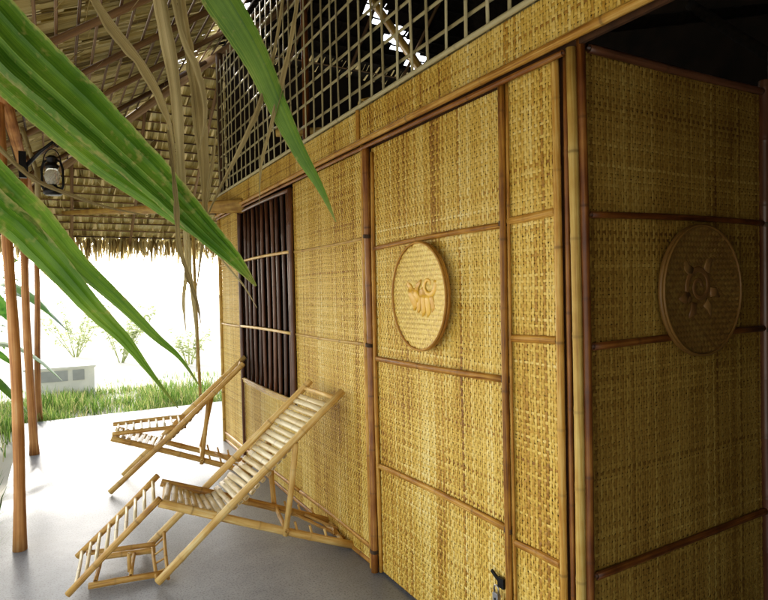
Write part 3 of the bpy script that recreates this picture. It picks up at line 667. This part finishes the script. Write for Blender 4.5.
mb=MB(); mb.lathe([(.008,.056),(.009,.07),(.004,.085)],T); hang(mb.build('wick',M['rope']),lan)
mb=MB()
for s in (-1,1):
    mb.tube([T@V(0+s*.044*Rv.x,s*.044*Rv.y,.02),T@V(s*.058*Rv.x,s*.058*Rv.y,.05),T@V(s*.058*Rv.x,s*.058*Rv.y,.14),T@V(s*.046*Rv.x,s*.046*Rv.y,.18),T@V(s*.024*Rv.x,s*.024*Rv.y,.19)],.0065*S,8,hollow=False)
hang(mb.build('side_tube',M['iron']),lan)
mb=MB(); mb.tube([T@V(-.05*Rv.x,-.05*Rv.y,.165)]+[T@V(.05*math.cos(t)*Rv.x*-1,.05*math.cos(t)*Rv.y*-1,.165+.085*math.sin(t)) for t in np.linspace(.2,2.94,11)]+[T@V(.05*Rv.x,.05*Rv.y,.165)],.0028,6,hollow=False); hang(mb.build('bail',M['iron']),lan)

# ------------------------------------------------------------------ young palm leaning in from the left
crown=at(-260,-190,1.02)
palm=tag(empty('young_palm',(crown.x-.1,crown.y+.05,-.06)),'young palm with long green blades and withered tan leaves reaching under the roof','palm')
def smooth(pts, n):
    P_=[Vector(p) for p in pts]; P_=[P_[0]*2-P_[1]]+P_+[P_[-1]*2-P_[-2]]; out=[]
    K=len(P_)-3
    for i in range(n):
        t=i/(n-1)*K; k=min(int(t),K-1); f=t-k; a,b,c_,d_=P_[k:k+4]
        out.append(.5*((2*b)+(c_-a)*f+(2*a-5*b+4*c_-d_)*f*f+(3*b-a-3*c_+d_)*f**3))
    return out
def wcurve(ws,n):
    return [float(np.interp(i/(n-1),np.linspace(0,1,len(ws)),ws)) for i in range(n)]
def leaf(name, px, wpx, m, across=6, pleats=.02, fold=.0, twist=0., tint=.5, n=70, root=None, browntip=True, bands=None):
    """px: list of (x, y, distance); wpx: widths in the same order, in metres"""
    pts=[at(*p) for p in px]
    if root is not None: pts=[root]+pts; wpx=[.03]+list(wpx)
    c=smooth(pts,n); w=[q*random.uniform(.975,1.02) for q in wcurve(wpx,n)]; sides=[]
    for i in range(n):
        d=(c[min(i+1,n-1)]-c[max(i-1,0)]).normalized()
        view=(c[i]-CAM).normalized(); sd=d.cross(view).normalized()
        ang=twist if not callable(twist) else twist(i/(n-1))
        sides.append(Matrix.Rotation(ang,3,d)@sd)
    nd=[max(0,(i/(n-1)-.90)*10)*.9 if browntip else 0 for i in range(n)]
    mb=MB(); mb.blade(c,w,sides,tint,across=across,pleats=pleats,fold=fold,node=nd)
    if bands:
        N=across+1
        mb.t=[min(1,max(0,tint+bands[(k%N)%len(bands)])) for k in range(len(mb.t))]
    return hang(mb.build(name,M[m],None,m not in ('leaf','dry')),palm)
px2m=lambda p,d: p*d/FPX
def lf(pts,wpx,**k):
    k['tint']=k.get('tint',.5)+.07
    leaf('leaf',[p for p in pts],[w*p[2]/FPX*1.06 for w,p in zip(wpx,pts)],'leaf',root=crown,**k)
lf([(-100,-62,.93),(-30,-2,.945),(24,55,.96),(76,103,.98),(117,142,1.0),(162,185,1.02),(204,229,1.04),(235,260,1.055),(256,286,1.07)],[40,54,55,50,43,35,24,14,2],across=7,pleats=.06,twist=.1,tint=.5,bands=(.25,-.1,-.45,.2,.1,-.45,.1,.3))
lf([(-100,-30,.945),(-20,54,.97),(40,108,.985),(100,160,1.01),(150,196,1.03),(190,227,1.045),(224,250,1.06)],[24,31,32,27,20,12,2],across=4,pleats=.07,twist=-.35,tint=.62,bands=(.3,-.2,.15,-.35,.2))
lf([(-120,60,.80),(-40,135,.84),(-2,178,.86),(38,217,.88),(76,261,.91),(118,300,.93),(155,336,.95),(180,358,.97),(201,388,.98)],[22,27,28,26,20,13,8,4,1],across=5,pleats=.07,twist=.25,tint=.75,bands=(.2,-.15,.15,-.25,.1,.25))
lf([(-120,95,.78),(-40,172,.82),(0,212,.85),(20,228,.87),(58,268,.89),(95,310,.91),(125,340,.93),(150,372,.95),(178,408,.96)],[22,29,31,29,24,17,11,5,1],across=5,pleats=.07,twist=-.25,tint=.6,bands=(.25,-.1,.2,-.35,.1,.2))
lf([(60,-220,.95),(165,-80,1.0),(228,13,1.06),(256,60,1.1),(275,102,1.13),(298,150,1.15),(320,188,1.17),(336,222,1.18)],[26,35,33,26,20,14,7,1],across=4,pleats=.02,fold=.16,twist=.15,tint=.75,bands=(.2,0,-.2,.05,.15))
# withered blades
dry=[([(62,-62,1.0),(104,12,1.02),(146,66,1.04),(167,108,1.05),(175,150,1.06),(179,205,1.07)],[.014,.020,.026,.017,.010,.003]),
 ([(150,-70,1.0),(163,12,1.02),(174,80,1.04),(179,140,1.05),(183,200,1.06),(189,262,1.07),(196,322,1.08),(197,372,1.09)],[.022,.027,.022,.018,.013,.010,.006,.002]),
 ([(170,-70,1.05),(183,12,1.07),(193,70,1.08),(200,128,1.09),(203,190,1.1),(201,240,1.1),(196,290,1.11)],[.012,.016,.020,.026,.016,.009,.002]),
 ([(166,-30,.98),(180,36,1.0),(192,66,1.01),(201,96,1.02),(203,122,1.03),(199,150,1.04)],[.008,.011,.017,.013,.008,.002]),
 ([(290,-60,1.1),(275,42,1.12),(258,102,1.13),(237,150,1.14),(214,198,1.15),(200,232,1.15)],[.006,.007,.013,.010,.006,.001]),
 ([(302,-50,1.1),(297,14,1.12),(286,74,1.13),(272,125,1.14),(261,165,1.15),(259,205,1.16)],[.009,.010,.012,.009,.006,.001]),
 ([(168,130,1.0),(177,200,1.01),(180,240,1.02),(188,272,1.03),(197,300,1.04),(201,324,1.04)],[.004,.010,.010,.009,.006,.001]),
 ([(216,130,1.07),(213,160,1.08),(208,190,1.08),(204,215,1.09)],[.001,.008,.009,.003]),
 ([(186,240,1.05),(187,270,1.05),(184,300,1.05),(186,332,1.06)],[.008,.009,.006,.001]),
 ([(200,215,1.08),(212,246,1.08),(226,266,1.09),(243,286,1.09),(257,308,1.09)],[.006,.007,.006,.004,.001]),
 ([(-40,110,.95),(0,150,.97),(30,178,.99),(62,193,1.0),(105,207,1.02),(150,216,1.03)],[.006,.010,.011,.009,.006,.001])]
for k,(p,w) in enumerate(dry):
    tw=random.uniform(-.5,.5); f=random.uniform(2,5); N_=44
    w2=[float(np.interp(q/30,np.linspace(0,1,len(w)),w))*random.uniform(.72,1.12) for q in range(31)]
    leaf('dry_leaf',p,w2,'dry',across=4,pleats=random.uniform(.03,.10),fold=random.uniform(.25,.65)*random.choice((-1,1)),twist=(lambda t,tw=tw,f=f:tw+.55*math.sin(t*f)),tint=(.05 if k in (6,10) else random.uniform(.35,.8)),root=None,browntip=False,bands=(.12,-.22,.18,-.12,.05))
# the withered blades all spring from the bent old midrib above the view
mb=MB(); mb.tube(smooth([crown,at(20,-200,1.0),at(150,-95,1.04),at(300,-70,1.1),at(350,-40,1.2)],14),[.016]*4+[.013]*4+[.009]*3+[.006]*3,8,hollow=False); hang(mb.build('midrib',M['dry']),palm)
mb=MB(); mb.tube([V(palm.location.x,palm.location.y,-.06),V(palm.location.x+.01,palm.location.y,.8),V(crown.x-.04,crown.y+.02,1.6),crown],[.06,.045,.038,.03],12,hollow=False); hang(mb.build('stem',M['dry']),palm)

# ------------------------------------------------------------------ setting
def sheet(name, pts, z, m, kind='structure'):
    mb=MB(); mb.f.append(tuple(mb.vert(V(a,b,z)) for a,b in pts)); return tag(mb.build(name,m,None,False),kind=kind)
sheet('ground',[(-400,-400),(400,-400),(400,400),(-400,400)],-.09,M['ground'])
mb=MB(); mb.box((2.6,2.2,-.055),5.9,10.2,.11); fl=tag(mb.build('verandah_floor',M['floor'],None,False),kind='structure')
def blades(name, regions, hmean, m):
    mb=MB()
    for (x0,x1,y0,y1,n,h) in regions:
        for k in range(n):
            X=random.uniform(x0,x1); Y=random.uniform(y0,y1); hh=h*random.uniform(.45,1.25); a=random.uniform(0,6.28); ln=random.uniform(.1,.6)*hh
            nz=math.sin(X*3.1+Y*1.7)*math.sin(X*1.3-Y*2.9+1)+.5*math.sin(X*7.3+2)*math.sin(Y*6.1)
            if nz<random.uniform(-1.1,.35): continue
            hh*=.75+.35*max(-.6,nz)
            p=V(X,Y,-.09); dv=V(math.cos(a)*ln,math.sin(a)*ln,0)
            mb.blade([p,p+dv*.3+V(0,0,hh*.6),p+dv+V(0,0,hh)],[.010,.008,.001],V(-math.sin(a),math.cos(a),0),(random.random() if random.random()>.07 else 1.1),across=2)
    return tag(mb.build(name,m),kind='stuff')
g=blades('grass',[(-1.6,3.4,7.31,9.0,11500,.21),(-1.2,2.6,7.31,7.55,1500,.16),(-.9,1.2,8.9,9.5,1500,.13),(-2,3,9.0,10.6,1500,.10),(-3.0,-.42,4.2,9.0,3800,.26),(-1.0,-.42,2.6,4.6,900,.3),(-.60,-.37,3.2,4.7,420,.40)],.2,M['grass'])
g['label']='green grass beside and beyond the verandah floor'; g['category']='grass'
# low concrete seat beyond the grass
bench=tag(empty('garden_bench',(.1,9.6,-.09)),'low pale concrete block with two grey recesses beyond the grass','bench')
mb=MB(); mb.box((.02,9.7,.11),.86,.5,.40); hang(mb.build('block',M['conc'],None,False),bench)
mb=MB(); mb.box((.02,9.70,.325),.90,.53,.03); hang(mb.build('top_slab',M['conc'],None,False),bench)
for xa,xb in ((-.235,.11),(.17,.32)):
    mb=MB(); mb.box(((xa+xb)/2,9.447,.215),xb-xa,.01,.15); hang(mb.build('recess',M['grey'],None,False),bench)
# banana plants
def banana(x,y,h,n,label,seed,spread=1.0):
    random.seed(seed); root=tag(empty('banana_plant',(x,y,-.09)),label,'plant','banana plants beside the verandah')
    top=V(x,y,h)
    mb=MB(); mb.tube([V(x,y,-.09),V(x+.02,y,h*.5),top],[.085,.07,.045],12,hollow=False); hang(mb.build('stem',M['grass']),root)
    for k in range(n):
        a=k*2.4+random.uniform(-.3,.3); L=random.uniform(.9,1.35)*spread; up=random.uniform(.35,.8)
        dv=V(math.cos(a),math.sin(a),0); pts=[top+dv*(L*t)+V(0,0,L*(up*t*1.5-t*t*1.25)) for t in np.linspace(0,1,14)]
        w=[.03]+[.30*spread*math.sin(math.pi*min(1,.12+t*.88))**.6+.01 for t in np.linspace(.08,1,13)]
        mb=MB(); mb.blade(pts,w,V(-dv.y,dv.x,0),random.random(),across=4,fold=.18); hang(mb.build('leaf',M['banana']),root)
banana(-1.05,8.6,1.25,7,'tall banana plant behind the farthest red post',3)
banana(-.95,6.3,.75,6,'low banana plant at the left edge between the red posts',5,.75)
banana(-2.4,11.5,1.6,8,'distant banana plant beyond the lawn at far left',8,1.3)
def bush(x,y,h,r,n,label,seed,lm='banana',sm_='batten'):
    random.seed(seed); root=tag(empty('leafy_shrub',(x,y,-.09)),label,'shrub','shrubs at the verandah edge')
    mb=MB(); sm=MB()
    for s in range(9):
        a=random.uniform(0,6.28); tip=V(x+math.cos(a)*r*random.uniform(.2,1),y+math.sin(a)*r*random.uniform(.2,1),h*random.uniform(.55,1))
        b=V(x+math.cos(a)*.05,y+math.sin(a)*.05,-.09); sm.tube([b,b.lerp(tip,.5)+V(0,0,.06),tip],[.010,.007,.003],6,hollow=False)
        for k in range(n//9):
            t=random.uniform(.25,1); p=b.lerp(tip,t)+V(random.gauss(0,.04),random.gauss(0,.04),random.gauss(.04,.04)); aa=random.uniform(0,6.28); l=random.uniform(.07,.16)
            dv=V(math.cos(aa),math.sin(aa),random.uniform(-.5,.6)).normalized()
            mb.blade([p,p+dv*l*.5+V(0,0,.01),p+dv*l-V(0,0,l*.2)],[.01,l*.42,.003],V(-dv.y,dv.x,0.2),random.random(),across=2,fold=.15)
    hang(sm.build('stem',M[sm_]),root); hang(mb.build('foliage',M[lm]),root)
bush(-.85,4.9,.75,.38,420,'low leafy shrub beside the nearest red post',21); bush(-1.0,7.2,1.0,.5,520,'bushy green shrub beside the farther posts',22)
bush(-.62,3.95,.35,.2,240,'small green clump at the foot of the nearest red post',23)

bush(-.95,9.6,2.1,.75,900,'tall leafy shrub at the far left beyond the red posts',33); bush(.35,15.5,1.3,1.1,700,'broad pale sunlit shrub beyond the concrete block',34,'wisp','wisp')
bush(1.15,13.5,1.15,.9,520,'wispy pale sunlit shrub on the lawn behind the chairs',31,'wisp','wisp'); bush(2.3,12.2,.7,.6,260,'small pale shrub behind the far corner post of the hut',32,'wisp','wisp')

# ------------------------------------------------------------------ light
w=bpy.data.worlds.new('World'); sc.world=w; w.use_nodes=True; nt=w.node_tree
sky=nt.nodes.new('ShaderNodeTexSky'); sky.sky_type='NISHITA'; sky.sun_disc=False
SE,SA=R(28),R(-9)      # elevation, and azimuth measured from +Y towards +X
sky.sun_elevation=SE; sky.sun_rotation=SA; sky.air_density=1.; sky.dust_density=1.0; sky.ozone_density=1.
hs_=nt.nodes.new('ShaderNodeHueSaturation'); hs_.inputs['Saturation'].default_value=.42; nt.links.new(sky.outputs[0],hs_.inputs['Color'])
wm=nt.nodes.new('ShaderNodeMix'); wm.data_type='RGBA'; wm.blend_type='MULTIPLY'; wm.inputs[0].default_value=1; wm.inputs[7].default_value=(1.03,1.0,.95,1); nt.links.new(hs_.outputs[0],wm.inputs[6])      # hazy warm-white sky
nt.links.new(wm.outputs[2],nt.nodes['Background'].inputs[0]); nt.nodes['Background'].inputs[1].default_value=.62
sd=bpy.data.lights.new('sun','SUN'); so=bpy.data.objects.new('sun',sd); col.objects.link(so); sd.energy=5; sd.angle=R(2.5); sd.color=(1,.95,.86)
dirv=V(math.sin(SA)*math.cos(SE),math.cos(SA)*math.cos(SE),math.sin(SE)); so.rotation_euler=dirv.to_track_quat('Z','Y').to_euler(); so.location=dirv*30
sc.view_settings.view_transform='Standard'; sc.view_settings.look='None'; sc.view_settings.exposure=0; sc.view_settings.gamma=1
sc.cycles.max_bounces=10; sc.cycles.diffuse_bounces=6; sc.cycles.use_denoising=True; sc.cycles.sample_clamp_indirect=8
